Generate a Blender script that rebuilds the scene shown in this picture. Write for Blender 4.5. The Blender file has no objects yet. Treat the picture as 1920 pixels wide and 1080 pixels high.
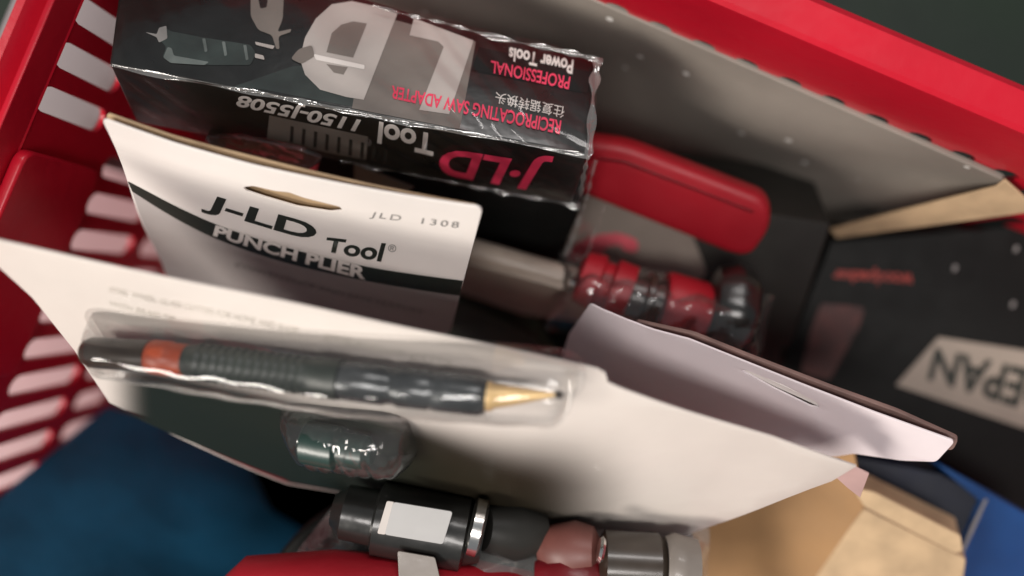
import bpy, bmesh, math, random
from mathutils import Vector, Matrix
random.seed(7)
sc = bpy.context.scene
COL = sc.collection
F, H = 1663.0, 0.70            # focal length in photo pixels, camera height above the floor

# ---------------- camera, world, lamps, exposure ----------------
cd = bpy.data.cameras.new('camera'); cam = bpy.data.objects.new('camera', cd); COL.objects.link(cam)
cam.location = (0, 0, H); cd.sensor_width = 36; cd.lens = F/1920*36
cd.clip_start = .01; cd.clip_end = 50
cd.dof.use_dof = True; cd.dof.focus_distance = .376; cd.dof.aperture_fstop = 1.9
sc.camera = cam
w = bpy.data.worlds.new('World'); sc.world = w; w.use_nodes = True
w.node_tree.nodes['Background'].inputs[0].default_value = (.80, .86, .92, 1)
w.node_tree.nodes['Background'].inputs[1].default_value = .22
def lamp(name, loc, tgt, sx, sy, e, col):
    l = bpy.data.lights.new(name, 'AREA'); l.shape = 'RECTANGLE'; l.size = sx; l.size_y = sy; l.energy = e; l.color = col
    o = bpy.data.objects.new(name, l); COL.objects.link(o); o.location = loc
    o.rotation_euler = (Vector(tgt)-Vector(loc)).to_track_quat('-Z', 'Y').to_euler(); return o
lamp('area_light', (-1.35, -.85, 1.6), (0, 0, .3), 1.0, .40, 37, (1, .93, .85))
lamp('area_light', (-.1, -.45, 2.3), (0, 0, .3), .9, .4, 22, (1, .94, .90))
lamp('area_light', (.45, 1.35, 1.9), (.1, .2, .3), .9, .3, 11, (1, .95, .92))  # added lamp, placed to give the far rim its sheen
sc.view_settings.view_transform = 'Standard'; sc.view_settings.look = 'None'
sc.view_settings.gamma = 1; sc.view_settings.exposure = .12

# ---------------- helpers ----------------
def P(px, py, d): return Vector(((px-960)*d/F, -(py-540)*d/F, H-d))
CAM = Vector((0, 0, H))
class PL:
    """a real plane in the scene with its own axes"""
    def __init__(s, A, B, C, flip=False):
        s.o = Vector(A); s.e1 = (Vector(B)-s.o).normalized()
        s.n = s.e1.cross(Vector(C)-s.o).normalized()
        if s.n.dot(CAM-s.o) < 0: s.n = -s.n
        if flip: s.n = -s.n
        s.e2 = s.n.cross(s.e1)
    def hit(s, px, py, off=0):
        r = P(px, py, 1)-CAM; o = s.o+s.n*off
        k = (o-CAM).dot(s.n)/r.dot(s.n); q = CAM+r*k-o
        return (q.dot(s.e1), q.dot(s.e2))
    def W(s, a, b, c=0): return s.o+s.e1*a+s.e2*b+s.n*c
    def at(s, px, py, off=0): a, b = s.hit(px, py, off); return s.W(a, b, off)
def new_obj(name, me, mat, parent=None):
    me.name = name
    o = bpy.data.objects.new(name, me); COL.objects.link(o)
    if mat:
        me.materials.clear(); me.materials.append(mat)
    if parent: o.parent = parent
    return o
def thing(name, label, cat, group=None):
    o = bpy.data.objects.new(name, None); COL.objects.link(o); o.empty_display_size = .02
    o['label'] = label; o['category'] = cat
    if group: o['group'] = group
    return o
def rnd(pts, r=8, n=5):
    out = []; N = len(pts)
    for i in range(N):
        p = Vector(pts[i]).to_2d(); a = Vector(pts[i-1]).to_2d()-p; b = Vector(pts[(i+1) % N]).to_2d()-p
        rr = min(r, a.length*.45, b.length*.45); p0 = p+a.normalized()*rr; p1 = p+b.normalized()*rr
        for k in range(n+1):
            t = k/n; out.append(tuple(p0*(1-t)**2+p*2*t*(1-t)+p1*t*t))
    return out
def curve_mesh(loops, thick, bevel=0):
    cu = bpy.data.curves.new('outline', 'CURVE'); cu.dimensions = '2D'; cu.fill_mode = 'BOTH'
    cu.extrude = max(thick/2-bevel, 0); cu.bevel_depth = bevel; cu.bevel_resolution = 2
    for L in loops:
        sp = cu.splines.new('POLY'); sp.points.add(len(L)-1); sp.use_cyclic_u = True
        for i, (a, b) in enumerate(L): sp.points[i].co = (a, b, 0, 1)
    o = bpy.data.objects.new('outline', cu); COL.objects.link(o)
    dg = bpy.context.evaluated_depsgraph_get(); dg.update()
    me = bpy.data.meshes.new_from_object(o.evaluated_get(dg))
    bpy.data.objects.remove(o); bpy.data.curves.remove(cu)
    return me
def warp(me, pl, off, disp, step=.012):
    """local (s,t,w) mesh -> world, bent by disp"""
    if disp:
        bm = bmesh.new(); bm.from_mesh(me)
        for ax in (0, 1):
            vs = [v.co[ax] for v in bm.verts]; lo, hi = min(vs), max(vs); x = lo+step
            while x < hi:
                co = Vector((0, 0, 0)); co[ax] = x; no = Vector((0, 0, 0)); no[ax] = 1
                bmesh.ops.bisect_plane(bm, geom=bm.verts[:]+bm.edges[:]+bm.faces[:], plane_co=co, plane_no=no); x += step
        bm.to_mesh(me); bm.free()
    for v in me.vertices:
        a, b, c = v.co; c += off
        if disp: c += disp(a, b)
        v.co = pl.W(a, b, c)
    bm = bmesh.new(); bm.from_mesh(me)
    bmesh.ops.remove_doubles(bm, verts=bm.verts, dist=1e-6)
    bmesh.ops.recalc_face_normals(bm, faces=bm.faces); bm.to_mesh(me); bm.free()
def plate(name, pl, loops, thick, mat, off=0, bevel=0, disp=None, parent=None, local=False, smooth=False):
    """solid plate; its front face lies at off above the plane"""
    L = loops if local else [[pl.hit(*p, off=off) for p in lp] for lp in loops]
    me = curve_mesh(L, thick, bevel)
    warp(me, pl, off-thick/2, disp)
    o = new_obj(name, me, mat, parent)
    if smooth: shade(o)
    return o
def shade(o, ang=35):
    me = o.data; me.polygons.foreach_set('use_smooth', [True]*len(me.polygons))
    bm = bmesh.new(); bm.from_mesh(me)
    for e in bm.edges:
        if len(e.link_faces) == 2 and e.calc_face_angle(0) > math.radians(ang): e.smooth = False
    bm.to_mesh(me); bm.free()
def ink(name, pl, loops, mat, off=.0002, disp=None, parent=None):
    """printed patch on a face"""
    L = [[pl.hit(*p, off=off) for p in lp] for lp in loops]
    me = curve_mesh(L, 0); warp(me, pl, off, disp)
    bm = bmesh.new(); bm.from_mesh(me); bmesh.ops.remove_doubles(bm, verts=bm.verts, dist=1e-6); bm.to_mesh(me); bm.free()
    return new_obj(name, me, mat, parent)
def text(body, pl, q, mat, off=.0004, disp=None, parent=None, bold=0., shear=0, space=1., name='lettering'):
    """q = photo positions of the text's bottom-left, bottom-right, top-right, top-left, on plane pl"""
    cu = bpy.data.curves.new('text', 'FONT'); cu.body = body; cu.offset = bold; cu.shear = shear; cu.space_character = space
    cu.resolution_u = 4; cu.fill_mode = 'BOTH'
    o = bpy.data.objects.new('text', cu); COL.objects.link(o)
    dg = bpy.context.evaluated_depsgraph_get(); dg.update()
    me = bpy.data.meshes.new_from_object(o.evaluated_get(dg)); bpy.data.objects.remove(o)
    if not me.vertices: return None
    xs = [v.co.x for v in me.vertices]; ys = [v.co.y for v in me.vertices]
    x0, x1, y0, y1 = min(xs), max(xs), min(ys), max(ys)
    a, b, c, d = [Vector(p) for p in q]
    for v in me.vertices:
        s = (v.co.x-x0)/(x1-x0); t = (v.co.y-y0)/(y1-y0)
        p = a*(1-s)*(1-t)+b*s*(1-t)+c*s*t+d*(1-s)*t
        h = pl.hit(p.x, p.y, off); v.co = pl.W(h[0], h[1], off+(disp(*h) if disp else 0))
    return new_obj(name, me, mat, parent)
def quadgrid(name, fn, nu, nv, mat, parent=None, thick=0):
    bm = bmesh.new(); g = [[bm.verts.new(fn(i/nu, j/nv)) for j in range(nv+1)] for i in range(nu+1)]
    for i in range(nu):
        for j in range(nv): bm.faces.new((g[i][j], g[i+1][j], g[i+1][j+1], g[i][j+1]))
    if thick: bmesh.ops.solidify(bm, geom=bm.faces[:], thickness=thick)
    bmesh.ops.recalc_face_normals(bm, faces=bm.faces)
    me = bpy.data.meshes.new(name); bm.to_mesh(me); bm.free()
    o = new_obj(name, me, mat, parent); shade(o, 50); return o
def lathe(name, A, B, prof, mat, parent=None, n=40, sq=None):
    """prof: (t 0..1 along A->B, radius)"""
    A = Vector(A); B = Vector(B); ax = (B-A).normalized(); x = ax.orthogonal().normalized(); y = ax.cross(x)
    bm = bmesh.new(); rings = []
    for t, r in prof:
        rings.append([bm.verts.new(A.lerp(B, t)+(x*math.cos(a)+y*math.sin(a))*max(r, 1e-5)*(sq(a) if sq else 1)) for a in [2*math.pi*k/n for k in range(n)]])
    for i in range(len(rings)-1):
        for k in range(n): bm.faces.new((rings[i][k], rings[i][(k+1) % n], rings[i+1][(k+1) % n], rings[i+1][k]))
    bm.faces.new(rings[0][::-1]); bm.faces.new(rings[-1])
    bmesh.ops.recalc_face_normals(bm, faces=bm.faces)
    me = bpy.data.meshes.new(name); bm.to_mesh(me); bm.free()
    o = new_obj(name, me, mat, parent); shade(o, 40); return o
def hexa(name, pts, mat, parent=None, bevel=.0012):
    """box from 8 corners: 4 of the face, then the 4 opposite"""
    bm = bmesh.new(); v = [bm.verts.new(p) for p in pts]
    for f in ((0,1,2,3),(4,5,6,7),(0,1,5,4),(1,2,6,5),(2,3,7,6),(3,0,4,7)): bm.faces.new([v[i] for i in f])
    bmesh.ops.recalc_face_normals(bm, faces=bm.faces)
    if bevel: bmesh.ops.bevel(bm, geom=bm.edges[:], offset=bevel, segments=3, profile=.5, affect='EDGES')
    me = bpy.data.meshes.new(name); bm.to_mesh(me); bm.free()
    o = new_obj(name, me, mat, parent); shade(o, 30); return o
def slab(name, pl, px, thick, mat, parent=None, bevel=.001, off=0):
    f = [pl.at(*p, off=off) for p in px]
    return hexa(name, f+[p-pl.n*thick for p in f], mat, parent, bevel)

# ---------------- materials ----------------
def M(name, col, rough=.5, var=.12, vs=30, bump=.0, bs=200, spec=.5, metal=0, coat=0, col2=None, c2=.5, specks=0, sss=0):
    m = bpy.data.materials.new(name); m.use_nodes = True; t = m.node_tree; b = t.nodes['Principled BSDF']
    tc = t.nodes.new('ShaderNodeTexCoord'); g = t.nodes.new('ShaderNodeNewGeometry')
    nz = t.nodes.new('ShaderNodeTexNoise'); nz.inputs['Scale'].default_value = vs; nz.inputs['Detail'].default_value = 5
    t.links.new(g.outputs['Position'], nz.inputs['Vector'])
    mx = t.nodes.new('ShaderNodeMix'); mx.data_type = 'RGBA'
    c = Vector(col); d = Vector(col2) if col2 else c*(1-var*2)
    mx.inputs['A'].default_value = (*(c*(1+var*.4)), 1); mx.inputs['B'].default_value = (*d, 1)
    rp = t.nodes.new('ShaderNodeMapRange'); rp.inputs['From Min'].default_value = c2-.2; rp.inputs['From Max'].default_value = c2+.25
    t.links.new(nz.outputs['Fac'], rp.inputs['Value']); t.links.new(rp.outputs['Result'], mx.inputs['Factor'])
    out = mx.outputs['Result']
    if specks:
        vo = t.nodes.new('ShaderNodeTexVoronoi'); vo.inputs['Scale'].default_value = specks; t.links.new(g.outputs['Position'], vo.inputs['Vector'])
        lt = t.nodes.new('ShaderNodeMath'); lt.operation = 'LESS_THAN'; lt.inputs[1].default_value = .085; t.links.new(vo.outputs['Distance'], lt.inputs[0])
        m2 = t.nodes.new('ShaderNodeMix'); m2.data_type = 'RGBA'; m2.inputs['B'].default_value = (.8, .78, .74, 1)
        t.links.new(lt.outputs[0], m2.inputs['Factor']); t.links.new(out, m2.inputs['A']); out = m2.outputs['Result']
    t.links.new(out, b.inputs['Base Color'])
    b.inputs['Metallic'].default_value = metal; b.inputs['Specular IOR Level'].default_value = spec
    b.inputs['Coat Weight'].default_value = coat; b.inputs['Coat Roughness'].default_value = .12
    r2 = t.nodes.new('ShaderNodeMapRange'); r2.inputs['To Min'].default_value = max(rough-.08, .02); r2.inputs['To Max'].default_value = rough+.1
    n2 = t.nodes.new('ShaderNodeTexNoise'); n2.inputs['Scale'].default_value = 90; t.links.new(g.outputs['Position'], n2.inputs['Vector'])
    t.links.new(n2.outputs['Fac'], r2.inputs['Value']); t.links.new(r2.outputs['Result'], b.inputs['Roughness'])
    if bump:
        n3 = t.nodes.new('ShaderNodeTexNoise'); n3.inputs['Scale'].default_value = bs; n3.inputs['Detail'].default_value = 4
        t.links.new(g.outputs['Position'], n3.inputs['Vector'])
        bp = t.nodes.new('ShaderNodeBump'); bp.inputs['Strength'].default_value = 1; bp.inputs['Distance'].default_value = bump
        t.links.new(n3.outputs['Fac'], bp.inputs['Height']); t.links.new(bp.outputs['Normal'], b.inputs['Normal'])
        if coat: t.links.new(bp.outputs['Normal'], b.inputs['Coat Normal'])
    return m
def clear(name, tint=(1, 1, 1), rough=.06, bump=.0008, bs=60, base=.05, gain=.75, haze=0.):
    m = bpy.data.materials.new(name); m.use_nodes = True; t = m.node_tree; t.nodes.clear()
    o = t.nodes.new('ShaderNodeOutputMaterial'); mx = t.nodes.new('ShaderNodeMixShader')
    tr = t.nodes.new('ShaderNodeBsdfTransparent'); tr.inputs[0].default_value = (*tint, 1)
    gl = t.nodes.new('ShaderNodeBsdfGlossy'); gl.inputs['Roughness'].default_value = rough
    fr = t.nodes.new('ShaderNodeFresnel'); fr.inputs['IOR'].default_value = 1.45
    g = t.nodes.new('ShaderNodeNewGeometry'); n3 = t.nodes.new('ShaderNodeTexNoise'); n3.inputs['Scale'].default_value = bs
    n3.inputs['Detail'].default_value = 3; n3.inputs['Distortion'].default_value = .6
    t.links.new(g.outputs['Position'], n3.inputs['Vector'])
    bp = t.nodes.new('ShaderNodeBump'); bp.inputs['Distance'].default_value = bump; bp.inputs['Strength'].default_value = 1
    t.links.new(n3.outputs['Fac'], bp.inputs['Height']); t.links.new(bp.outputs['Normal'], gl.inputs['Normal']); t.links.new(bp.outputs['Normal'], fr.inputs['Normal'])
    ma = t.nodes.new('ShaderNodeMath'); ma.operation = 'MULTIPLY_ADD'; ma.inputs[1].default_value = gain; ma.inputs[2].default_value = base
    t.links.new(fr.outputs[0], ma.inputs[0]); t.links.new(ma.outputs[0], mx.inputs[0])
    last = tr.outputs[0]
    if haze:
        df = t.nodes.new('ShaderNodeBsdfDiffuse'); df.inputs[0].default_value = (.6, .6, .58, 1)
        m1 = t.nodes.new('ShaderNodeMixShader'); m1.inputs[0].default_value = haze
        t.links.new(tr.outputs[0], m1.inputs[1]); t.links.new(df.outputs[0], m1.inputs[2]); last = m1.outputs[0]
    t.links.new(last, mx.inputs[1]); t.links.new(gl.outputs[0], mx.inputs[2]); t.links.new(mx.outputs[0], o.inputs[0])
    return m
RED = M('red_plastic', (.52, .006, .022), .34, .10, 12, .0002, 120)
REDB = M('red_case_plastic', (.36, .006, .016), .48, .12, 20, .0002, 140)
WHITE = M('white_card', (.84, .79, .75), .42, .05, 14, .00012, 90, coat=.15)
OFFW = M('gloss_card', (.68, .62, .57), .38, .06, 14, .0009, 18, coat=.3)
GREYC = M('greyed_card_print', (.40, .37, .36), .45, .08, 20, .0001, 90)
KRAFT = M('kraft_card', (.34, .19, .08), .7, .14, 25, .0002, 220)
KRAFTP = M('pale_kraft_edge', (.52, .37, .22), .75, .15, 60, .0002, 220)
BROWN = M('brown_board_edge', (.24, .15, .13), .75, .2, 60, .0003, 220)
GREY = M('grey_board', (.26, .23, .20), .5, .12, 16, .0008, 22, specks=48)
BLACK = M('black_print', (.012, .012, .011), .3, .2, 20, .0012, 28, coat=.25)
BLACKM = M('matt_black', (.007, .0075, .007), .6, .2, 20, .0002, 100, spec=.2)
DGREY = M('dark_grey_print', (.028, .027, .024), .42, .25, 14, .0006, 30, spec=.3)
TAUPE = M('taupe_print', (.24, .205, .175), .45, .2, 20, .0005, 40)
SILVER = M('silver_print', (.48, .44, .41), .42, .08, 30, .0008, 30, coat=.2)
TAUPE2 = M('pale_taupe', (.42, .35, .29), .4, .2, 30, .0005, 40)
MIDG = M('grey_print', (.19, .165, .145), .42, .12, 30, .0008, 30, coat=.2)
INKB = M('ink_black', (.018, .022, .017), .45, .15, 40)
INKF = M('ink_faint', (.66, .615, .55), .45, .15, 60)
INKG = M('ink_grey', (.26, .25, .24), .5, .15, 60)
INKW = M('ink_white', (.78, .74, .70), .45, .05, 40)
INKR = M('ink_red', (.90, .05, .13), .45, .1, 40)
INKRD = M('ink_dull_red', (.36, .03, .018), .45, .3, 60)
INKP = M('ink_pink', (.62, .10, .13), .5, .15, 60)
GREEN = M('dark_green_print', (.018, .045, .038), .35, .25, 18, .0004, 50, coat=.2)
OLIVE = M('olive_print', (.045, .045, .028), .4, .25, 18, .0004, 50, coat=.2)
TEAL = M('teal_grey_print', (.035, .05, .046), .45, .3, 60)
TEALL = M('pale_teal_print', (.16, .19, .18), .45, .3, 60)
BLUE = M('blue_plastic', (.009, .085, .165), .55, .35, 14, .0012, 45, spec=.3)
BLUEB = M('blue_card', (.010, .058, .19), .4, .12, 30, .0002, 80)
BLUESH = M('blue_card_shaded', (.004, .007, .020), .5, .2, 30, spec=.3)
FLOOR = M('dark_green_floor', (.006, .011, .008), .6, .4, 6, .001, 20, col2=(.008, .024, .009))
PALE = M('pale_carton', (.22, .19, .195), .5, .08, 8, .0003, 30)
ORANGE = M('orange_plastic', (.30, .05, .018), .4, .12, 60)
CAP = M('dark_brown_plastic', (.035, .025, .018), .3, .2, 60, coat=.3)
GRIP = M("green_grey_rubber", (.026, .032, .028), .45, .2, 60, .0003, 200)
STEEL = M('steel', (.085, .09, .092), .24, .3, 60, .0006, 90, metal=.5)
BRASS = M('brass_tip', (.72, .50, .24), .38, .12, 60, .0002, 100, metal=.35)
CHROME = M('chrome', (.75, .73, .70), .2, .1, 60, .0005, 60, metal=1)
DRED = M('dark_red_plastic', (.16, .005, .010), .32, .2, 40, .0003, 90)
SKINR = M('salmon_plastic', (.16, .055, .045), .45, .15, 40)
CLEAR = clear('clear_blister', rough=.04, bump=.0002, bs=35, base=.03, gain=.5)
WRAP = clear('clear_wrap', rough=.09, bump=.0014, bs=13, base=.012, gain=.5)
SEAM = clear('wrap_seam', rough=.12, bump=.002, bs=60, base=.12, gain=.9, haze=.16)
HAZY = clear('hazy_blister', rough=.10, bump=.002, bs=45, base=.05, gain=.9, haze=.035)

# ---------------- the setting ----------------
o = hexa('floor', [Vector(p) for p in ((-3,-3,0),(3,-3,0),(3,3,0),(-3,3,0),(-3,-3,-.05),(3,-3,-.05),(3,3,-.05),(-3,3,-.05))], FLOOR, None, 0)
o['kind'] = 'structure'

# ---------------- red crate ----------------
U = Vector((.9205, -.3907, 0)); V = Vector((-.3907, -.9205, 0))
def UV(u, v, d): return U*u+V*v+Vector((0, 0, H-d))
crate = thing('plastic_crate', 'red plastic crate with slotted walls holding all the packaged tools', 'crate')
u0, u1, v0, v1 = -.2163, .46, -.1389, .31
dT, dB = .36, .66
def slot(s, t0, t1, w=.0062, n=6):
    pts = []
    for cx, cy, a0 in ((s, t1-w, 0), (s, t0+w, 180)):
        for k in range(n+1):
            a = math.radians(a0+180*k/n); pts.append((cx+w*math.cos(a), cy+w*math.sin(a)))
    return pts
def crate_wall(A, B, rows, skip=lambda r, k: False, phase=0, pitch=.0205):
    """A,B ends at rim height; local t = depth below the rim"""
    A = Vector(A); B = Vector(B); pl = PL(A, B, A-Vector((0, 0, .1)))
    sg = 1 if pl.e2.z < 0 else -1; L = (B-A).length
    loops = [[(0, 0), (L, 0), (L, sg*(dB-dT)), (0, sg*(dB-dT))]]
    for r, (a, b) in enumerate(rows):
        k = 0
        while phase+k*pitch < L-.012:
            s = phase+k*pitch; k += 1
            if s < .012 or skip(r, s): continue
            loops.append([(x, sg*y) for x, y in slot(s, a-dT, b-dT)])
    o = plate('side_wall', pl, loops, .0028, RED, 0, .0004, None, crate, local=True)
    return pl
rowsL = [(.376, .436), (.453, .525), (.537, .60)]
# left wall runs along V from v0; slots at v = .0035 + k*.0205
ph = (.0035-v0) % .0205
crate_wall(UV(u0, v0, dT), UV(u0, v1, dT), rowsL, lambda r, s: r == 0 and .018 < s+v0 < .14, ph)
crate_wall(UV(u0, v0, dT), UV(u1, v0, dT), [(.4080, .452), (.468, .53), (.545, .60)], phase=.0135, pitch=.0219)
crate_wall(UV(u1, v0, dT), UV(u1, v1, dT), rowsL, phase=.01)
crate_wall(UV(u0, v1, dT), UV(u1, v1, dT), rowsL, phase=.01)
# base panel
plate('base_panel', PL(UV(u0, v0, dB), UV(u1, v0, dB), UV(u0, v1, dB)), [[(-.003, -.003), (u1-u0, -.003), (u1-u0, v1-v0), (-.003, v1-v0)]] if False else
      [[(0, 0), (u1-u0, 0), (u1-u0, -(v1-v0)), (0, -(v1-v0))]], .004, RED, -.0003, 0, None, crate, local=True)
# rim: flat top flange with a hanging outer lip, four mitred lengths
def rim(a, b, ina, inb, w, name='rim', slope=False):
    """a,b inner corners; ina,inb outward unit dirs at ends"""
    prof = [(-.0004, -.003), (-.0004, .0018), (.0014, .0036), (w-.003, .0036), (w, .0012), (w, -.034), (w-.0022, -.034), (w-.0022, .0), (.0030, .0), (.0030, -.003)]
    if slope: prof = [(-.0004, -.017), (.0012, -.0125), (w-.004, .0022), (w-.0015, .0034), (w, .0012), (w, -.034), (w-.0022, -.034), (w-.0022, .0), (.0030, -.014), (.0005, -.017)]
    bm = bmesh.new(); rs = []
    for p, d in ((a, ina), (b, inb)):
        rs.append([bm.verts.new(Vector(p)+d*x+Vector((0, 0, z))) for x, z in prof])
    n = len(prof)
    for i in range(n): bm.faces.new((rs[0][i], rs[0][(i+1) % n], rs[1][(i+1) % n], rs[1][i]))
    bm.faces.new(rs[0]); bm.faces.new(rs[1][::-1]); bmesh.ops.recalc_face_normals(bm, faces=bm.faces)
    me = bpy.data.meshes.new(name); bm.to_mesh(me); bm.free(); new_obj(name, me, RED, crate)
c = [UV(u0, v0, dT), UV(u1, v0, dT), UV(u1, v1, dT), UV(u0, v1, dT)]
dg = [(-U-V), (U-V), (U+V), (-U+V)]
wr = .0178
for i in range(4):
    j = (i+1) % 4; rim(c[i]+Vector((0, 0, -.0012)), c[j]+Vector((0, 0, -.0012)), dg[i], dg[j], .0145 if i == 3 else wr, slope=(i == 3))
# raised hand-hold panel low on the left wall
plate('grip_panel', PL(UV(u0+.006, 0, dT), UV(u0+.006, .1, dT), UV(u0+.006, 0, .5)), [rnd([(.028, .015), (.135, .015), (.135, .080), (.028, .080)], .006)],
      .0055, RED, 0, .0015, None, crate, local=True) if PL(UV(u0+.006, 0, dT), UV(u0+.006, .1, dT), UV(u0+.006, 0, .5)).e2.z < 0 else \
plate('grip_panel', PL(UV(u0+.006, 0, dT), UV(u0+.006, .1, dT), UV(u0+.006, 0, .5)), [rnd([(.028, -.015), (.135, -.015), (.135, -.080), (.028, -.080)], .006)],
      .0055, RED, 0, .0015, None, crate, local=True)

# pale carton standing just outside the left wall
o = hexa('pale_carton', [UV(a, b, d) for d in (.443, H-.0015) for a, b in ((-.287, -.12), (-.2225, -.12), (-.2225, .025), (-.287, .025))], PALE, None, .002)
o['label'] = 'taller pale grey carton outside the crate, glimpsed through the upper left slots'; o['category'] = 'carton'

o = hexa('pale_carton', [UV(a, b, d) for d in (.590, H-.0015) for a, b in ((-.46, .03), (-.2225, .03), (-.2225, .30), (-.46, .30))], M('pink_slot_light', (.42, .25, .26), .5, .08, 8, .0003, 30), None, .002)  # added behind the slots; its pink stands in for the light there
o['label'] = 'low pale carton added outside the crate, tinted pink for the light in the lower left slots'; o['category'] = 'carton'

# ---------------- big grey board leaning on the far wall ----------------
gb = thing('grey_board_box', 'large grey card sleeve with dust specks leaning on the red crate wall', 'card box')
pg = PL(P(1080, -12, .4135), P(1885, 340, .4135), P(1560, 438, .585))
dsp = lambda a, b: .0035*math.sin(a*21+b*16)+.002*math.sin(a*47-b*35+1)
plate('front_face', pg, [rnd([(560, -238), (1080, -12), (1880, 338), (1872, 372), (1562, 434), (1450, 470), (560, 190)], 8)], .003, GREY, 0, .0006, lambda a, b: dsp(a, b)*min(1, abs(b)*25), gb, smooth=True)
fl = [P(1868, 352, .418), P(1884, 336, .412), P(1935, 385, .424), P(1925, 405, .43), P(1570, 446, .500), P(1556, 434, .493)]
def poly_plate(name, pts, th, mat, parent):
    pl = PL(pts[0], pts[2], pts[-2]); L = [((p-pl.o).dot(pl.e1), (p-pl.o).dot(pl.e2)) for p in pts]
    return plate(name, pl, [L], th, mat, 0, .0003, None, parent, local=True)
poly_plate('kraft_flap', fl, .0015, KRAFTP, gb)

# ---------------- black printed box (upside-down lettering) ----------------
jb = thing('tool_box', 'long black tool carton with upside-down silver, red and white lettering', 'box')
C1, C2 = P(205, 120, .372), P(1103, 291, .380)
pT = PL(C1, C2, P(1120, 112, .402))
pS = PL(C1, C2, C1-pT.n)
a1 = pS.hit(1085, 386); Wd = abs(a1[1])
print('strip width', Wd)
face = [(205, 120), (1103, 291), (1121, 113), (890, 60), (650, -14), (236, -120)]
fp = [pT.at(*p) for p in face]
bm = bmesh.new()
tv = [bm.verts.new(p) for p in fp]; bv = [bm.verts.new(p-pT.n*Wd) for p in fp]; n = len(fp)
bm.faces.new(tv); bm.faces.new(bv[::-1])
for i in range(n): bm.faces.new((tv[i], bv[i], bv[(i+1) % n], tv[(i+1) % n]))
bmesh.ops.recalc_face_normals(bm, faces=bm.faces)
bmesh.ops.bevel(bm, geom=bm.edges[:], offset=.0012, segments=3, profile=.5, affect='EDGES')
me = bpy.data.meshes.new('carton'); bm.to_mesh(me); bm.free(); o = new_obj('carton', me, BLACK, jb); shade(o, 30)
# print on the upper face
K = dict(parent=jb)
ink('print_panel', pT, [[(690, 24), (892, 78), (862, 242), (660, 203)]], MIDG, .0002, **K)
ink('print_panel', pT, [rnd([(430, 165), (560, 120), (640, 150), (690, 190), (660, 200), (480, 165)], 20)], TEAL, .0001, **K)
D_out = [(745, 26), (682, 187), (650, 182), (600, 168), (572, 140), (562, 110), (572, 70), (592, 35), (622, 8), (660, 2), (705, 12)]
ink('letter_d', pT, [D_out], SILVER, .0004, **K)
ink('letter_d_hole', pT, [[(688, 44), (662, 108), (612, 98), (622, 62), (640, 46), (662, 40)]], MIDG, .0005, **K)
ink('letter_d_hole', pT, [[(652, 126), (644, 140), (626, 136), (612, 120)]], MIDG, .0005, **K)
ink('saw_blade', pT, [rnd([(588, 101), (684, 122), (683, 130), (592, 112)], 3)], INKW, .0006, **K)
ink('letter_l', pT, [[(776, 34), (888, 76), (880, 100), (842, 214), (786, 206), (832, 88), (822, 78), (768, 66)]], SILVER, .0004, **K)
ink('letter_j', pT, [rnd([(470, -20), (533, -20), (530, 36), (520, 60), (546, 54), (545, 60), (522, 68), (524, 92), (518, 92), (510, 66), (484, 56), (470, 30)], 6), rnd([(482, -15), (504, -15), (500, 14), (488, 16)], 4)], MIDG, .0004, **K)
ink('drill_picture', pT, [rnd([(296, 56), (310, 50), (318, 58), (380, 70), (470, 84), (480, 100), (470, 122), (400, 122), (330, 116), (304, 108), (312, 88), (300, 76)], 6)], TEAL, .0003, **K)
ink('picture_edge', pT, [rnd([(272, 60), (294, 64), (298, 52), (312, 48), (314, 72), (298, 80), (294, 70)], 3)], INKG, .0005, **K)
ink('picture_edge', pT, [rnd([(306, 108), (314, 88), (322, 90), (326, 104), (392, 116), (384, 122), (320, 118)], 3)], TEALL, .0005, **K)
for x in (384, 421, 461): ink('picture_edge', pT, [rnd([(x-5, 72+(x-384)*.16), (x+1, 72+(x-384)*.16), (x+5, 96+(x-384)*.2), (x, 98+(x-384)*.2)], 2)], TEALL, .0005, **K)
ink('picture_edge', pT, [rnd([(478, 78), (515, 86), (512, 92), (480, 84)], 2)], SILVER, .0005, **K)
ink('picture_edge', pT, [rnd([(478, 100), (494, 104), (496, 112), (478, 108)], 2)], SILVER, .0005, **K)
ink('print_panel', pT, [rnd([(560, 92), (585, 84), (590, 105), (565, 120), (545, 110)], 6)], MIDG, .0007, **K)
ink('text_panel', pT, [[(898, 88), (1112, 136), (1104, 176), (884, 132)]], BLACKM, .0003, **K)
text('Power Tools', pT, [(1076, 112), (955, 88), (953, 113), (1073, 139)], INKW, .0006, bold=.03, **K)
text('PROFESSIONAL', pT, [(1070, 144), (921, 113), (919, 136), (1066, 168)], INKR, .0006, bold=.015, **K)
text('\u5f80\u590d\u952f\u8f6c\u6362\u5934', pT, [(1060, 200), (930, 172), (928, 193), (1056, 222)], INKW, .0006, **K)
text('RECIPROCATING SAW ADAPTER', pT, [(1053, 226), (735, 160), (732, 184), (1049, 252)], INKR, .0006, bold=.02, **K)
# print on the long side strip
ink('print_panel', pS, [[(505, 216), (690, 256), (686, 300), (500, 264)]], MIDG, .0001, **K)
for i in range(9): 
    x = 545+i*22; ink('barcode_line', pS, [[(x, 236+i*5), (x+6, 238+i*5), (x+4, 268+i*5), (x-2, 266+i*5)]], DGREY, .0003, **K)
text('J\u00b7LD', pS, [(1042, 294), (834, 262), (818, 326), (1000, 358)], INKR, .0005, bold=.032, **K)
text('Tool', pS, [(816, 252), (711, 227), (707, 268), (812, 293)], INKW, .0005, bold=.032, **K)
text('\u00ae', pS, [(697, 262), (686, 260), (685, 272), (696, 274)], INKG, .0005, **K)
text('1150-J5508', pS, [(679, 218), (447, 171), (442, 199), (671, 248)], INKW, .0005, bold=.03, shear=.15, **K)
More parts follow.
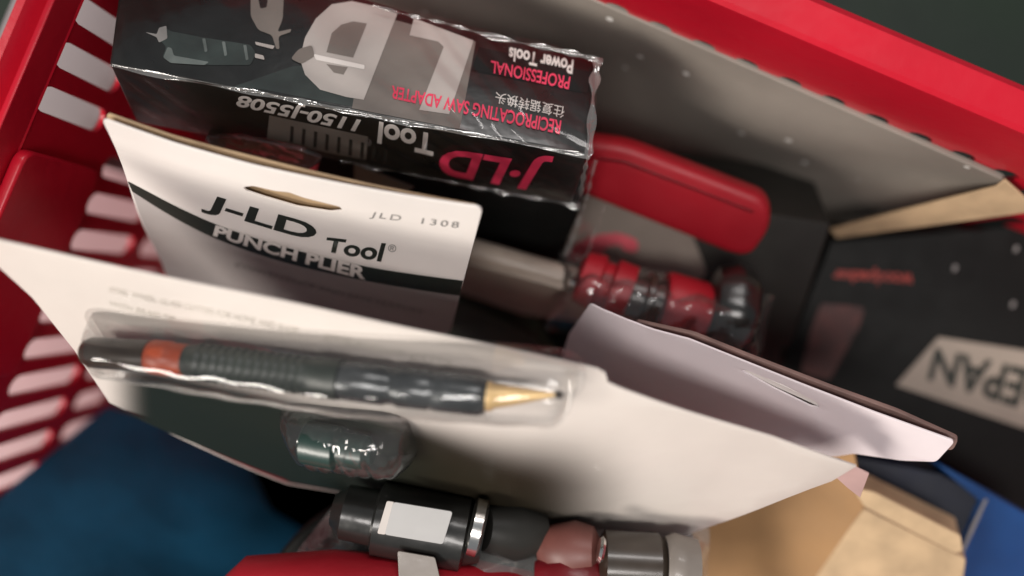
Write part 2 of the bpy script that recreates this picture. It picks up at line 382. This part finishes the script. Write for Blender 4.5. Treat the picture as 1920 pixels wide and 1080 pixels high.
# clear shrink wrap: a loose wrinkled skin round the box, ragged at the right end
def wrapf(px, pl, name='shrink_wrap'):
    q = [pl.at(*p, off=.0022) for p in px]
    def f(s, t):
        p = (q[0].lerp(q[1], s)).lerp(q[3].lerp(q[2], s), t)
        e = min(s, 1-s, .06)/.06
        k = .0007*math.sin(s*26+t*9+2*math.sin(t*5))*math.sin(t*7+s*5)+.0004*math.sin((s+.25*t)*90)*max(0, math.sin(s*9+1))
        return p+pl.n*(k*(.6+.8*s))
    return quadgrid(name, f, 120, 30, WRAP, jb)
wrapf([(206, 118), (1108, 293), (1126, 108), (246, -112)], pT)
wrapf([(192, 216), (1088, 390), (1108, 293), (206, 118)], pS)
qa, qb = P(1108, 293, .381), P(1090, 388, .425)
quadgrid('wrap_tail', lambda s, t: P(1103+s*22-t*22, 291+t*195+s*6, .383+t*.075+s*.03+.002*math.sin(t*25+s*8)), 16, 40, WRAP, jb)
for a, b, c in ((.0, 1., 0), (.25, .8, 1)): pass

def seam(pts, wd, name='wrap_seam', parent=None, mat=None):
    ph = random.uniform(0, 6)
    def f(s, t):
        x = s*(len(pts)-1); i = min(int(x), len(pts)-2); p = pts[i].lerp(pts[i+1], x-i); q = (pts[i+1]-pts[i]).normalized()
        sd = q.cross((CAM-p).normalized()); k = .45+.4*math.sin(s*17+ph+2*math.sin(s*9+ph))*math.sin(s*29+ph); k2 = .35*math.sin(s*23+t*3+ph)
        return p+sd*((t-.5)*wd*k+.0003*math.sin(s*13))+(CAM-p).normalized()*(.0012*k2*(1-abs(2*t-1))+.0012)
    return quadgrid(name, f, 160, 6, mat or SEAM, parent)
seam([P(205, 122, .370), P(640, 206, .373), P(1106, 294, .377)], .0032, parent=jb)
seam([P(640, 300, .418), P(860, 342, .42), P(1086, 388, .420)], .0040, parent=jb)
seam([P(700, 10, .396), P(900, 62, .398), P(1122, 112, .398)], .0038, parent=jb)
seam([P(1122, 108, .397), P(1112, 180, .390), P(1104, 290, .376), P(1092, 340, .398), P(1084, 392, .42)], .0075, parent=jb)
seam([P(1118, 300, .40), P(1092, 400, .43), P(1060, 480, .45)], .0050, parent=jb)
seam([P(1135, 385, .42), P(1118, 430, .44), P(1098, 482, .45)], .0022, parent=jb)
# black carton the printed box rests on
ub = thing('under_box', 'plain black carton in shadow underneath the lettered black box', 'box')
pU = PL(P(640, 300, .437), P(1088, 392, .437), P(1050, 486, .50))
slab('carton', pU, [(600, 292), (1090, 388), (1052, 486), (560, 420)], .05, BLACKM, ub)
pq = PL(P(664, 312, .432), P(760, 345, .432), P(700, 420, .47))
plate('inner_flap', pq, [[(664, 308), (700, 322), (775, 352), (700, 400), (664, 380)]], .001, TAUPE, .0005, 0, None, ub)

fb = thing('dark_filler', 'flat black carton deep at the bottom of the crate between the white cards', 'box')  # added black slab, painted shade for the dark gap over the base
slab('carton', PL(P(800, 480, .56), P(1400, 700, .56), P(700, 700, .57)), [(560, 380), (1120, 470), (1720, 740), (1880, 1010), (1500, 1200), (620, 1200), (420, 780)], .04, M('gap_shade_black', (.010, .012, .009), .5, .3, 12, spec=.3), fb)  # the added slab, its black stands in for shade
slab('added_filler_end', PL(P(860, 590, .515), P(990, 640, .515), P(850, 650, .53)), [(850, 560), (1000, 630), (1040, 720), (800, 650)], .02, M('added_filler_olive', (.035, .038, .024), .5, .3, 30), fb)

# ---------------- punch plier card ----------------
pc = thing('hang_card', 'white hanging card with black stripe, slot hole and dark upright lettering', 'card pack')
VPd = Vector((638-960, -(1346-540), -F)).normalized()
A = P(190, 222, .345); pC = PL(A, P(905, 393, .340), A+VPd*.1)
Lc = (P(905, 393, .340)-A).length
dC = lambda a, b: .006*((2*a/Lc-1)**2-1)*-.55*(1) + .0012*math.sin(b*60)
out = rnd([(190, 222), (330, 263), (480, 300), (660, 338), (905, 389), (842, 628), (355, 640)], 14)
hole = rnd([(458, 344), (478, 341), (520, 350), (545, 352), (572, 362), (640, 380), (646, 388), (622, 390), (560, 380), (500, 363), (465, 352)], 4)
plate('card', pC, [out, hole], .0009, WHITE, 0, .0001, dC, pc)
K = dict(parent=pc, disp=dC)
ink('grey_print', pC, [[(247, 360), (400, 431), (690, 512), (862, 549), (843, 624), (357, 636), (300, 500)]], GREYC, .00015, **K)
ink('black_stripe', pC, [[(238, 343)]+rnd([(238, 342), (320, 378), (406, 411), (530, 448), (692, 488), (869, 523)], 60)[6:-6]+[(869, 523), (864, 549)]+rnd([(864, 549), (690, 513), (520, 473), (400, 434), (320, 398), (247, 360)], 60)[6:-6]+[(247, 360)]], INKB, .0003, **K)
text('J-LD', pC, [(378, 390), (592, 450), (600, 413), (394, 359)], INKB, .0003, bold=.03, **K)
text('Tool', pC, [(612, 458), (718, 481), (726, 450), (617, 435)], INKB, .0003, bold=.03, **K)
text('\u00ae', pC, [(729, 463), (744, 467), (746, 454), (731, 451)], INKG, .0003, **K)
text('PUNCH PLIER', pC, [(404, 431), (690, 511), (693, 488), (409, 412)], INKW, .0005, bold=.04, **K)
text('JLD  1308', pC, [(694, 404), (858, 433), (861, 417), (700, 391)], INKG, .0003, space=1.3, **K)
text('CONVENIENCE AND SAFE FEATURE', pC, [(443, 490), (795, 583), (797, 573), (447, 481)], INKG, .0004, **K)
# brown backing sheet behind the card, its edge peeping above the top
pC2 = PL(A-pC.n*.004, P(905, 393, .340)-pC.n*.004, A+VPd*.1-pC.n*.004)
plate('backing_sheet', pC2, [rnd([(196, 214), (330, 252), (480, 286), (660, 330), (898, 388), (838, 610), (360, 640)], 12)], .0012, KRAFTP, 0, 0, dC, pc)
# small blister edge at the back
pB = PL(P(380, 240, .40), P(620, 300, .40), P(380, 300, .43))
plate('clear_edge', pB, [rnd([(385, 262), (450, 262), (560, 284), (600, 300), (560, 330), (420, 300)], 8)], .003, HAZY, 0, .001, None, pc)

# ---------------- glass cutter pen blister card ----------------
bc = thing('blister_card', 'wide glossy white blister card holding a pen-shaped tool with brass tip', 'blister pack')
VPf = Vector((700-960, -(1900-540), -F)).normalized()
A = P(0, 452, .325); pF = PL(A, P(1130, 700, .330), A+VPf*.1)
b0 = pF.hit(1130, 700)[0]
def dF(a, b):
    k = max(0, a-b0*1.0)
    return -.22*k*k + .0005*math.sin(a*45+b*38)*math.sin(a*19-b*60) + .013*math.sin(min(1, max(0, -b/.15))*math.pi)*min(1, max(0, (a-.03)/.12))*min(1, max(0, (b0+.07-a)/.09))
if pF.e2.dot(VPf) > 0:
    _d = dF
    dF = lambda a, b: _d(a, -b)
outF = [(-60, 436), (0, 452), (400, 540), (760, 616), (1120, 692), (1135, 700), (1140, 714), (1160, 722), (1300, 772), (1450, 825), (1606, 884), (1560, 912), (1290, 1006), (1200, 1008), (1000, 980), (850, 950), (700, 930), (540, 905), (330, 815), (205, 755), (140, 655), (60, 560), (-60, 450)]
plate('card', pF, [outF], .0010, OFFW, 0, .0001, dF, bc, smooth=True)
K = dict(parent=bc, disp=dF)
FADE = bpy.data.materials.new('green_print_shade'); FADE.use_nodes = True  # dark green print, with the card's olive shade painted into its right end
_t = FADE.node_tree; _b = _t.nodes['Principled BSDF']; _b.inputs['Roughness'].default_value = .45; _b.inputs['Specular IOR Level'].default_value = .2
_a = _t.nodes.new('ShaderNodeAttribute'); _a.attribute_name = 'print'  # holds the green print and the painted olive shade
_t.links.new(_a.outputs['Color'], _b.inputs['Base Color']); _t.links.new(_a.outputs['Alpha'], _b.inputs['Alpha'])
def sm(x, a, b): x = max(0, min(1, (x-a)/(b-a))); return x*x*(3-2*x)
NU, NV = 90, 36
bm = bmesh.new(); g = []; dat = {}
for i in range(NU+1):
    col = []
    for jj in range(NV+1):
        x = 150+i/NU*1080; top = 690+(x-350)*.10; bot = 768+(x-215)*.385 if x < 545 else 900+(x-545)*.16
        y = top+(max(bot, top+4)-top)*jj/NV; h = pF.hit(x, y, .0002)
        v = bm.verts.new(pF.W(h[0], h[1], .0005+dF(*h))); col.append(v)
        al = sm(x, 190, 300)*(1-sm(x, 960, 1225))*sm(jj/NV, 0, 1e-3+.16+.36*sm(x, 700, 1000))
        gr = 1-sm(x, 640, 900); dat[v] = (.012+.008*(1-gr), .017-.001*(1-gr), .014-.004*(1-gr), al)  # green print on the left, olive painted shade on the right
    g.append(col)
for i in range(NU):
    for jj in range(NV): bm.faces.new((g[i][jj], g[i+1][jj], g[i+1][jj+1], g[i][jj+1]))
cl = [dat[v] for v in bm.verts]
me = bpy.data.meshes.new('dark_print_shade'); bm.to_mesh(me); bm.free()
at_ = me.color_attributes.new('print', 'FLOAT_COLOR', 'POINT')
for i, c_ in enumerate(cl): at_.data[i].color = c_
new_obj('dark_print_shade', me, FADE, bc)
for body, (x0, y0, x1, y1) in (('STEEL WHEEL GLASS CUTTER FOR HOME AND SHOP', (205, 536, 560, 608)), ('WITH BRASS TIP', (205, 562, 330, 588)), ('STRAIGHT CUTS', (610, 618, 850, 668))):
    text(body, pF, [(x0, y0+9), (x1, y1+9), (x1+1, y1), (x0+1, y0)], INKF, .0003, **K)
ink('red_border', pF, [[(230, 768), (330, 812), (542, 903), (640, 918), (640, 908), (545, 885), (380, 812)]], DRED, .0003, **K)
# tool
off = .012
def F2(px, py, o=off):
    a, b = pF.hit(px, py, o)
    for _ in range(6): a, b = pF.hit(px, py, o+dF(a, b))
    return a, b
def F3(px, py, o=off): a, b = F2(px, py, o); return pF.W(a, b, o+dF(a, b))
A1, A2 = F3(160, 660), F3(350, 676)
lathe('end_cap', A1, F3(285, 668), [(0, 0.00264), (.03, 0.00510), (.12, 0.00616), (1, 0.00634)], CAP, bc)
lathe('orange_ring', F3(284, 668), F3(352, 677), [(0, 0.00634), (.06, 0.00669), (.5, 0.00686), (.55, 0.00634), (.9, 0.00634), (1, 0.00598)], ORANGE, bc)
lathe('grip', F3(350, 676), F3(640, 712), [(0, 0.00598), (.05, 0.00651)]+[(.1+i*.028, 0.00757-.0007*(i % 2)) for i in range(26)]+[(.85, 0.00774), (1, 0.00774)], GRIP, bc)
lathe('barrel', F3(638, 712), F3(912, 744), [(0, 0.00704), (.05, 0.00739), (.3, 0.00757), (.33, 0.00686), (.38, 0.00686), (.41, 0.00757), (.6, 0.00748), (.63, 0.00695), (.67, 0.00748), (.93, 0.00739), (.97, 0.00704), (1, 0.00616)], STEEL, bc)
lathe('brass_tip', F3(910, 743), F3(1042, 740), [(0, 0.00546), (.08, 0.00546), (.12, 0.00458), (.45, 0.00334), (.95, 0.00097), (1, 0.00070)], BRASS, bc)
lathe('cutting_wheel', F3(1040, 740), F3(1056, 740), [(0, 0.00070), (.3, 0.00150), (.7, 0.00150), (1, 0.00070)], CAP, bc, 20)
# long clear bubble over the tool
def bubble(name, pl, ctr0, ctr1, hw, hgt, mat, parent, dsp, nu=90, nv=26, wob=.0006):
    a = Vector(ctr0); b = Vector(ctr1); ax = (b-a).normalized(); nr = Vector((-ax.y, ax.x)); L = (b-a).length
    def f(s, t):
        u = -hw+(L+2*hw)*s; v = (t*2-1)*hw
        es = min(1, min(s, 1-s)*(L+2*hw)/hw); e = (1-abs(t*2-1)**3.2)**.5*(1-(1-es)**3)**.5
        vv = v*(.55+.45*(1-(1-es)**2)**.5)
        p = a+ax*u+nr*vv
        h = hgt*e+wob*math.sin(s*60)*e+wob*math.sin(s*23+t*5)*e
        return pl.W(p.x, p.y, h+.0004+dsp(p.x, p.y))
    return quadgrid(name, f, nu, nv, mat, parent)
_h0, _h1 = F2(205, 664, .012), F2(1020, 745, .012)
bubble('clear_bubble', pF, _h0, _h1, .0115, .0210, CLEAR, bc, dF, wob=.00025)
_ax = (Vector(_h1)-Vector(_h0)).normalized(); _nr = Vector((-_ax.y, _ax.x)); _a, _b2 = Vector(_h0), Vector(_h1)
def _ring(r):
    return rnd([tuple(_a-_ax*r+_nr*r), tuple(_b2+_ax*r+_nr*r), tuple(_b2+_ax*r-_nr*r), tuple(_a-_ax*r-_nr*r)], r*.9, 8)
plate('blister_flange', pF, [_ring(.0140)], .0005, clear('clear_flange', rough=.05, bump=.0003, bs=40, base=.01, gain=.22), .0012, .0002, dF, bc, local=True, smooth=True)
bubble('clear_bubble', pF, F2(592, 832, .008), F2(700, 846, .008), .0155, .0165, HAZY, bc, dF, 60, 50, .0004)
lathe('spare_wheel_pot', F3(570, 828, .010), F3(700, 852, .010), [(0, .007), (.05, .009), (.5, .009), (.55, .007), (.9, .007), (1, .004)], GREEN, bc)
# crumpled corner tab
q = [P(1572, 862, .363), P(1628, 884, .366), P(1612, 932, .380), P(1590, 915, .377), P(1566, 898, .372)]
poly_plate('corner_tab', q, .0008, M('pinkish_tape', (.50, .33, .31), .5), bc)

# ---------------- second white card (right, with hang slot) ----------------
fc = thing('folded_card', 'white curled card with thin hang slot, brown backing, left of the black box', 'card pack')
pR = PL(P(1180, 612, .385), P(1790, 828, .368), P(1590, 868, .408))
aR, bR = pR.hit(1180, 612)
sg = 1 if pR.hit(1400, 760)[1] > 0 else -1
dR = lambda a, b: -.006*(max(0, (b*sg-.018))/.05)**2*.6 - 6*max(0, .02-a)**2
outR = rnd([(1095, 600), (1185, 612), (1290, 636), (1500, 720), (1640, 774), (1790, 828), (1755, 866), (1690, 864), (1600, 852), (1480, 880), (1200, 800), (1030, 740), (1050, 670)], 8)
slt = rnd([(1388, 694), (1400, 694), (1470, 722), (1532, 754), (1538, 765), (1520, 762), (1450, 728)], 5)
LAV = M('lavender_card', (.84, .76, .78), .42, .06, 14, .00015, 90, coat=.15)
plate('card', pR, [outR, slt], .0009, LAV, 0, .0001, dR, fc, smooth=True)
plate('hang_tab', pR, [rnd([(1386, 690), (1404, 694), (1540, 756), (1536, 762), (1452, 724)], 5)], .0006, WHITE, -.0012, .0001, dR, fc)
pR2 = PL(P(1180, 612, .385)-pR.n*.005, P(1790, 828, .368)-pR.n*.005, P(1590, 868, .408)-pR.n*.005)
plate('brown_backing', pR2, [rnd([(1190, 604), (1300, 628), (1400, 668), (1557, 728), (1680, 772), (1796, 824), (1785, 845), (1500, 770), (1200, 640)], 8)], .002, BROWN, 0, .0003, None, fc)

# ---------------- red tool in a clear pack ----------------
rp = thing('red_tool_pack', 'dark grey pack with clear cover over a red tool with round black knob', 'tool pack')
pK = PL(P(1090, 345, .47), P(1550, 425, .47), P(1090, 500, .50))
slab('carton', pK, [(1075, 345), (1558, 420), (1462, 712), (1020, 520)], .06, DGREY, rp)
ink('grey_print', pK, [rnd([(1092, 362), (1290, 420), (1330, 520), (1180, 560), (1052, 492)], 25)], TAUPE, .0003, parent=rp)
ink('pink_logo', pK, [rnd([(1122, 440), (1160, 436), (1196, 450), (1196, 474), (1170, 470), (1164, 458), (1136, 462), (1120, 492), (1060, 486), (1080, 455)], 10)], INKP, .0005, parent=rp)
K0 = lambda x, y, d: P(x, y, d)
lathe('steel_rod', K0(860, 462, .462), K0(1085, 528, .452), [(0, .0066), (.95, .0066), (1, .005)], TAUPE2, rp)
lathe('red_collar', K0(1082, 515, .448), K0(1180, 552, .446), [(0, 0.0075), (.08, 0.0131), (.4, 0.0144), (.45, 0.0119), (.6, 0.0119), (.65, 0.0150), (1, 0.0147)], REDB, rp)
lathe('metal_collar', K0(1180, 552, .446), K0(1236, 568, .446), [(0, 0.0112), (.4, 0.0119), (.5, 0.0144), (.65, 0.0144), (.75, 0.0112), (1, 0.0112)], CAP, rp)
lathe('red_sleeve', K0(1236, 568, .446), K0(1318, 592, .448), [(0, 0.0156), (.1, 0.0169), (.9, 0.0169), (1, 0.0150)], REDB, rp)
lathe('black_knob', K0(1322, 575, .452), K0(1418, 592, .450), [(0, 0.0125), (.15, 0.0206), (.5, 0.0238), (.8, 0.0219), (.95, 0.0175), (1, 0.0112)], BLACK, rp, sq=lambda a: 1+.03*math.cos(8*a))
lathe('screw', K0(1066, 530, .442), K0(1085, 536, .440), [(0, .002), (.3, .0036), (.8, .0036), (1, .002)], CHROME, rp, 20)
def cov(s, t):
    p = P(1050+s*400+t*-30, 470+s*85+t*150, .455)
    h = .028*(1-abs(2*t-1)**3)*(1-abs(2*s-1)**6)
    return p+Vector((0, 0, h+.0012*math.sin(s*40+t*9)))
quadgrid('clear_cover', cov, 60, 24, HAZY, rp)
plate('lower_edge', PL(P(870, 500, .465), P(1170, 600, .455), P(870, 540, .50)), [rnd([(850, 492), (880, 496), (1060, 545), (1190, 598), (1210, 622), (1150, 612), (980, 590), (850, 545)], 6)], .004, TAUPE2, 0, .0008, None, rp)

# red rounded case
rc = thing('red_case', 'plain rounded red plastic case lying against the grey board', 'case')
pE = PL(P(1110, 300, .440), P(1430, 405, .436), P(1100, 355, .452))
plate('case_body', pE, [rnd([(1080, 276), (1170, 288), (1425, 386), (1428, 428), (1398, 472), (1370, 466), (1080, 350)], 26, 8)], .012, REDB, 0, .0042, None, rc, smooth=True)
plate('mould_seam', pE, [rnd([(1090, 292), (1170, 302), (1412, 396), (1412, 400), (1168, 306), (1090, 296)], 3)], .0008, DRED, .0003, .0002, None, rc)

# ---------------- black box with a name label ----------------
bb = thing('labelled_box', 'black carton at the right with pale slanted label lettered upside down', 'box')
pB = PL(P(1560, 448, .50), P(1920, 418, .49), P(1480, 690, .52))
slab('carton', pB, [(1558, 452), (2080, 412), (2080, 1068), (1468, 682)], .09, BLACKM, bb)
ink('label_strip', pB, [[(1760, 632), (1990, 668), (2060, 690), (2060, 850), (1680, 722)]], M('label_grey', (.34, .29, .24), .5, .08, 20), .0003, parent=bb)
text('DEPAN', pB, [(1985, 705), (1754, 652), (1738, 712), (1962, 782)], INKB, .0006, bold=.03, parent=bb)
text('woodpecker', pB, [(1714, 504), (1562, 500), (1562, 526), (1710, 540)], INKRD, .0004, bold=.03, parent=bb)
ink('red_picture', pB, [rnd([(1540, 568), (1622, 576), (1612, 612), (1590, 650), (1556, 712), (1500, 700), (1520, 620)], 10)], M('picture_red', (.075, .012, .008), .45, .35, 90), .0003, parent=bb)
for (x, y) in ((1790, 503), (1899, 571), (1905, 467)): ink('scuff', pB, [rnd([(x-5, y+6), (x-2, y-7), (x+6, y-5), (x+3, y+5)], 3)], INKG, .0004, parent=bb)

# ---------------- kraft carton ----------------
kb = thing('kraft_carton', 'open brown kraft cardboard carton at the bottom right under the white cards', 'carton')
pk = PL(P(1620, 955, .44), P(1805, 1050, .44), P(1530, 1090, .47))
slab('front_panel', pk, [(1622, 955), (1808, 1052), (1800, 1180), (1500, 1180), (1528, 1085)], .04, KRAFT, kb) if False else \
plate('front_panel', pk, [rnd([(1622, 958), (1808, 1050), (1790, 1180), (1480, 1180), (1530, 1082)], 4)], .03, KRAFTP, 0, .0008, None, kb)
pk2 = PL(P(1622, 958, .441), P(1530, 1082, .466), P(1310, 1000, .50))
plate('side_panel', pk2, [[(1618, 952), (1600, 850), (1440, 880), (1280, 960), (1330, 1180), (1480, 1180), (1527, 1084)]], .002, KRAFT, -.0006, .0003, None, kb)
pk3 = PL(P(1606, 922, .432), P(1802, 1012, .432), P(1622, 955, .436))
plate('top_flap', pk3, [rnd([(1602, 918), (1640, 926), (1800, 1006), (1803, 1034), (1790, 1036), (1622, 950)], 6)], .002, KRAFTP, 0, .0005, None, kb)

# blue carton
bl = thing('blue_carton', 'blue carton with white creased corner behind the kraft box', 'carton')
c4 = [P(1600, 868, .462), P(1750, 895, .462), P(1846, 938, .455), P(1796, 1040, .462), P(1650, 960, .47)]
pb = PL(P(1620, 870, .472), P(1850, 938, .462), P(1800, 1040, .468))
plate('shaded_side', pb, [[(1560, 852), (1762, 890), (1846, 934), (1794, 1044), (1600, 960)]], .02, BLUESH, 0, .0006, None, bl)  # same blue carton, its shade put into the navy colour
pb2 = PL(P(1850, 934, .460), P(1795, 1060, .466), P(1960, 990, .47))
plate('blue_side', pb2, [[(1780, 885), (1960, 985), (1960, 1180), (1770, 1180), (1800, 1044), (1842, 940)]], .02, BLUEB, 0, .0006, None, bl)
ink('worn_crease', pb2, [[(1846, 936), (1852, 936), (1828, 990), (1802, 1046), (1798, 1044), (1822, 985)]], INKG, .0004, parent=bl)

# blue sheet box lower left
bs = thing('blue_box', 'dark blue plastic box lying in the bottom left of the red crate', 'box')
pz = PL(P(0, 935, .488), P(200, 768, .582), P(300, 1080, .50))
plate('lid', pz, [rnd([(-70, 1000), (205, 762), (420, 828), (640, 930), (760, 1000), (700, 1250), (-60, 1250)], 10)], .02, BLUE, 0, .003, None, bs, smooth=True)

# ---------------- blister with red and black tool, bottom ----------------
LABW = M('label_white', (.36, .355, .35), .45, .05, 40)
rt = thing('clear_tool_pack', 'clear shell pack with red and black tool and blank white label, bottom edge', 'blister pack')
base = PL(P(480, 1060, 0.4280), P(1330, 1080, 0.4280), P(480, 1200, 0.4280))
plate('tray', base, [rnd([(690, 925), (1000, 960), (1300, 1005), (1320, 1200), (380, 1240), (560, 1010)], 40)], .02, BLACKM, 0, .003, None, rt)
lathe('red_handle', P(420, 1130, 0.3880), P(1080, 1150, 0.3980), [(0, .012), (.05, .020), (.3, .024), (.7, .022), (1, .014)], REDB, rt)
lathe('black_body', P(625, 955, 0.3930), P(905, 1010, 0.3930), [(0, .007), (.08, .012), (.28, .0125), (.3, .016), (.88, .016), (.9, .013), (1, .011)], BLACK, rt)
pw = PL(P(735, 940, 0.3755), P(850, 960, 0.3755), P(722, 1008, 0.3765))
plate('white_label', pw, [rnd([(738, 942), (848, 960), (830, 1020), (722, 1002)], 5)], .001, LABW, 0, .0002, None, rt)
plate('label_fold', pw, [rnd([(726, 940), (739, 942), (722, 1002), (708, 1000)], 3)], .001, SILVER, -.0004, .0002, None, rt)
pw2 = PL(P(750, 1034, 0.3800), P(815, 1045, 0.3800), P(750, 1080, 0.3800))
plate('white_label', pw2, [rnd([(746, 1034), (815, 1046), (830, 1110), (750, 1110)], 4)], .001, MIDG, .004, .0002, None, rt)
lathe('chrome_ring', P(880, 985, 0.3860), P(908, 992, 0.3860), [(0, .010), (.2, .0125), (.8, .0125), (1, .010)], CHROME, rt)
lathe('grey_collar', P(908, 990, 0.3980), P(1010, 1000, 0.4080), [(0, .010), (.5, .014), (1, .011)], DGREY, rt)
lathe('salmon_knob', P(1010, 1030, 0.4030), P(1125, 1035, 0.3980), [(0, .006), (.2, .011), (.6, .0135), (.9, .011), (1, .006)], SKINR, rt)
lathe('dark_red_base', P(1000, 1085, 0.3980), P(1150, 1095, 0.3980), [(0, .008), (.3, .014), (.7, .014), (1, .008)], DRED, rt)
lathe('dark_cap', P(1120, 1055, 0.3980), P(1245, 1062, 0.3980), [(0, .010), (.1, .0145), (.9, .0145), (1, .011)], CAP, rt)
lathe('chrome_ring', P(1122, 1030, 0.3820), P(1132, 1032, 0.3820), [(0, .005), (.5, .006), (1, .005)], CHROME, rt, 24)
lathe('silver_collar', P(1245, 1062, 0.3980), P(1305, 1066, 0.3980), [(0, .013), (.3, .015), (.6, .014), (1, .013)], MIDG, rt)
def shell(s, t):
    x = 660-220*min(1, t*1.2)*(1-s)+s*670; y = 905+s*85+t*330
    h = .042*(1-abs(2*t-1)**2.6)*(1-abs(2*s-1)**5)
    h += .003*math.sin(s*17+1)*(1-abs(2*t-1)**3)+.0012*math.sin(s*50+t*20)
    return P(x, y, 0.4260)+Vector((0, 0, h))
quadgrid('clear_shell', shell, 90, 40, clear('cloudy_shell', rough=.12, bump=.0025, bs=40, base=.07, gain=1., haze=.17), rt)

# ---------------- origins: every thing's empty at its base ----------------
bpy.context.view_layer.update()
for r in [o for o in COL.objects if o.type == 'EMPTY']:
    ch = [c for c in r.children_recursive if c.type == 'MESH']
    vs = [v.co for c in ch for v in c.data.vertices]
    lo = Vector((min(v.x for v in vs), min(v.y for v in vs), min(v.z for v in vs))); hi = Vector((max(v.x for v in vs), max(v.y for v in vs), 0))
    ctr = Vector(((lo.x+hi.x)/2, (lo.y+hi.y)/2, lo.z)); r.location = ctr
    for c in ch: c.data.transform(Matrix.Translation(-ctr))
for o in COL.objects:
    if o.type == 'MESH' and o.parent is None and o.name != 'floor':
        vs = [v.co for v in o.data.vertices]; n = len(vs)
        ctr = Vector((sum(v.x for v in vs)/n, sum(v.y for v in vs)/n, min(v.z for v in vs)))
        o.data.transform(Matrix.Translation(-ctr)); o.location = ctr
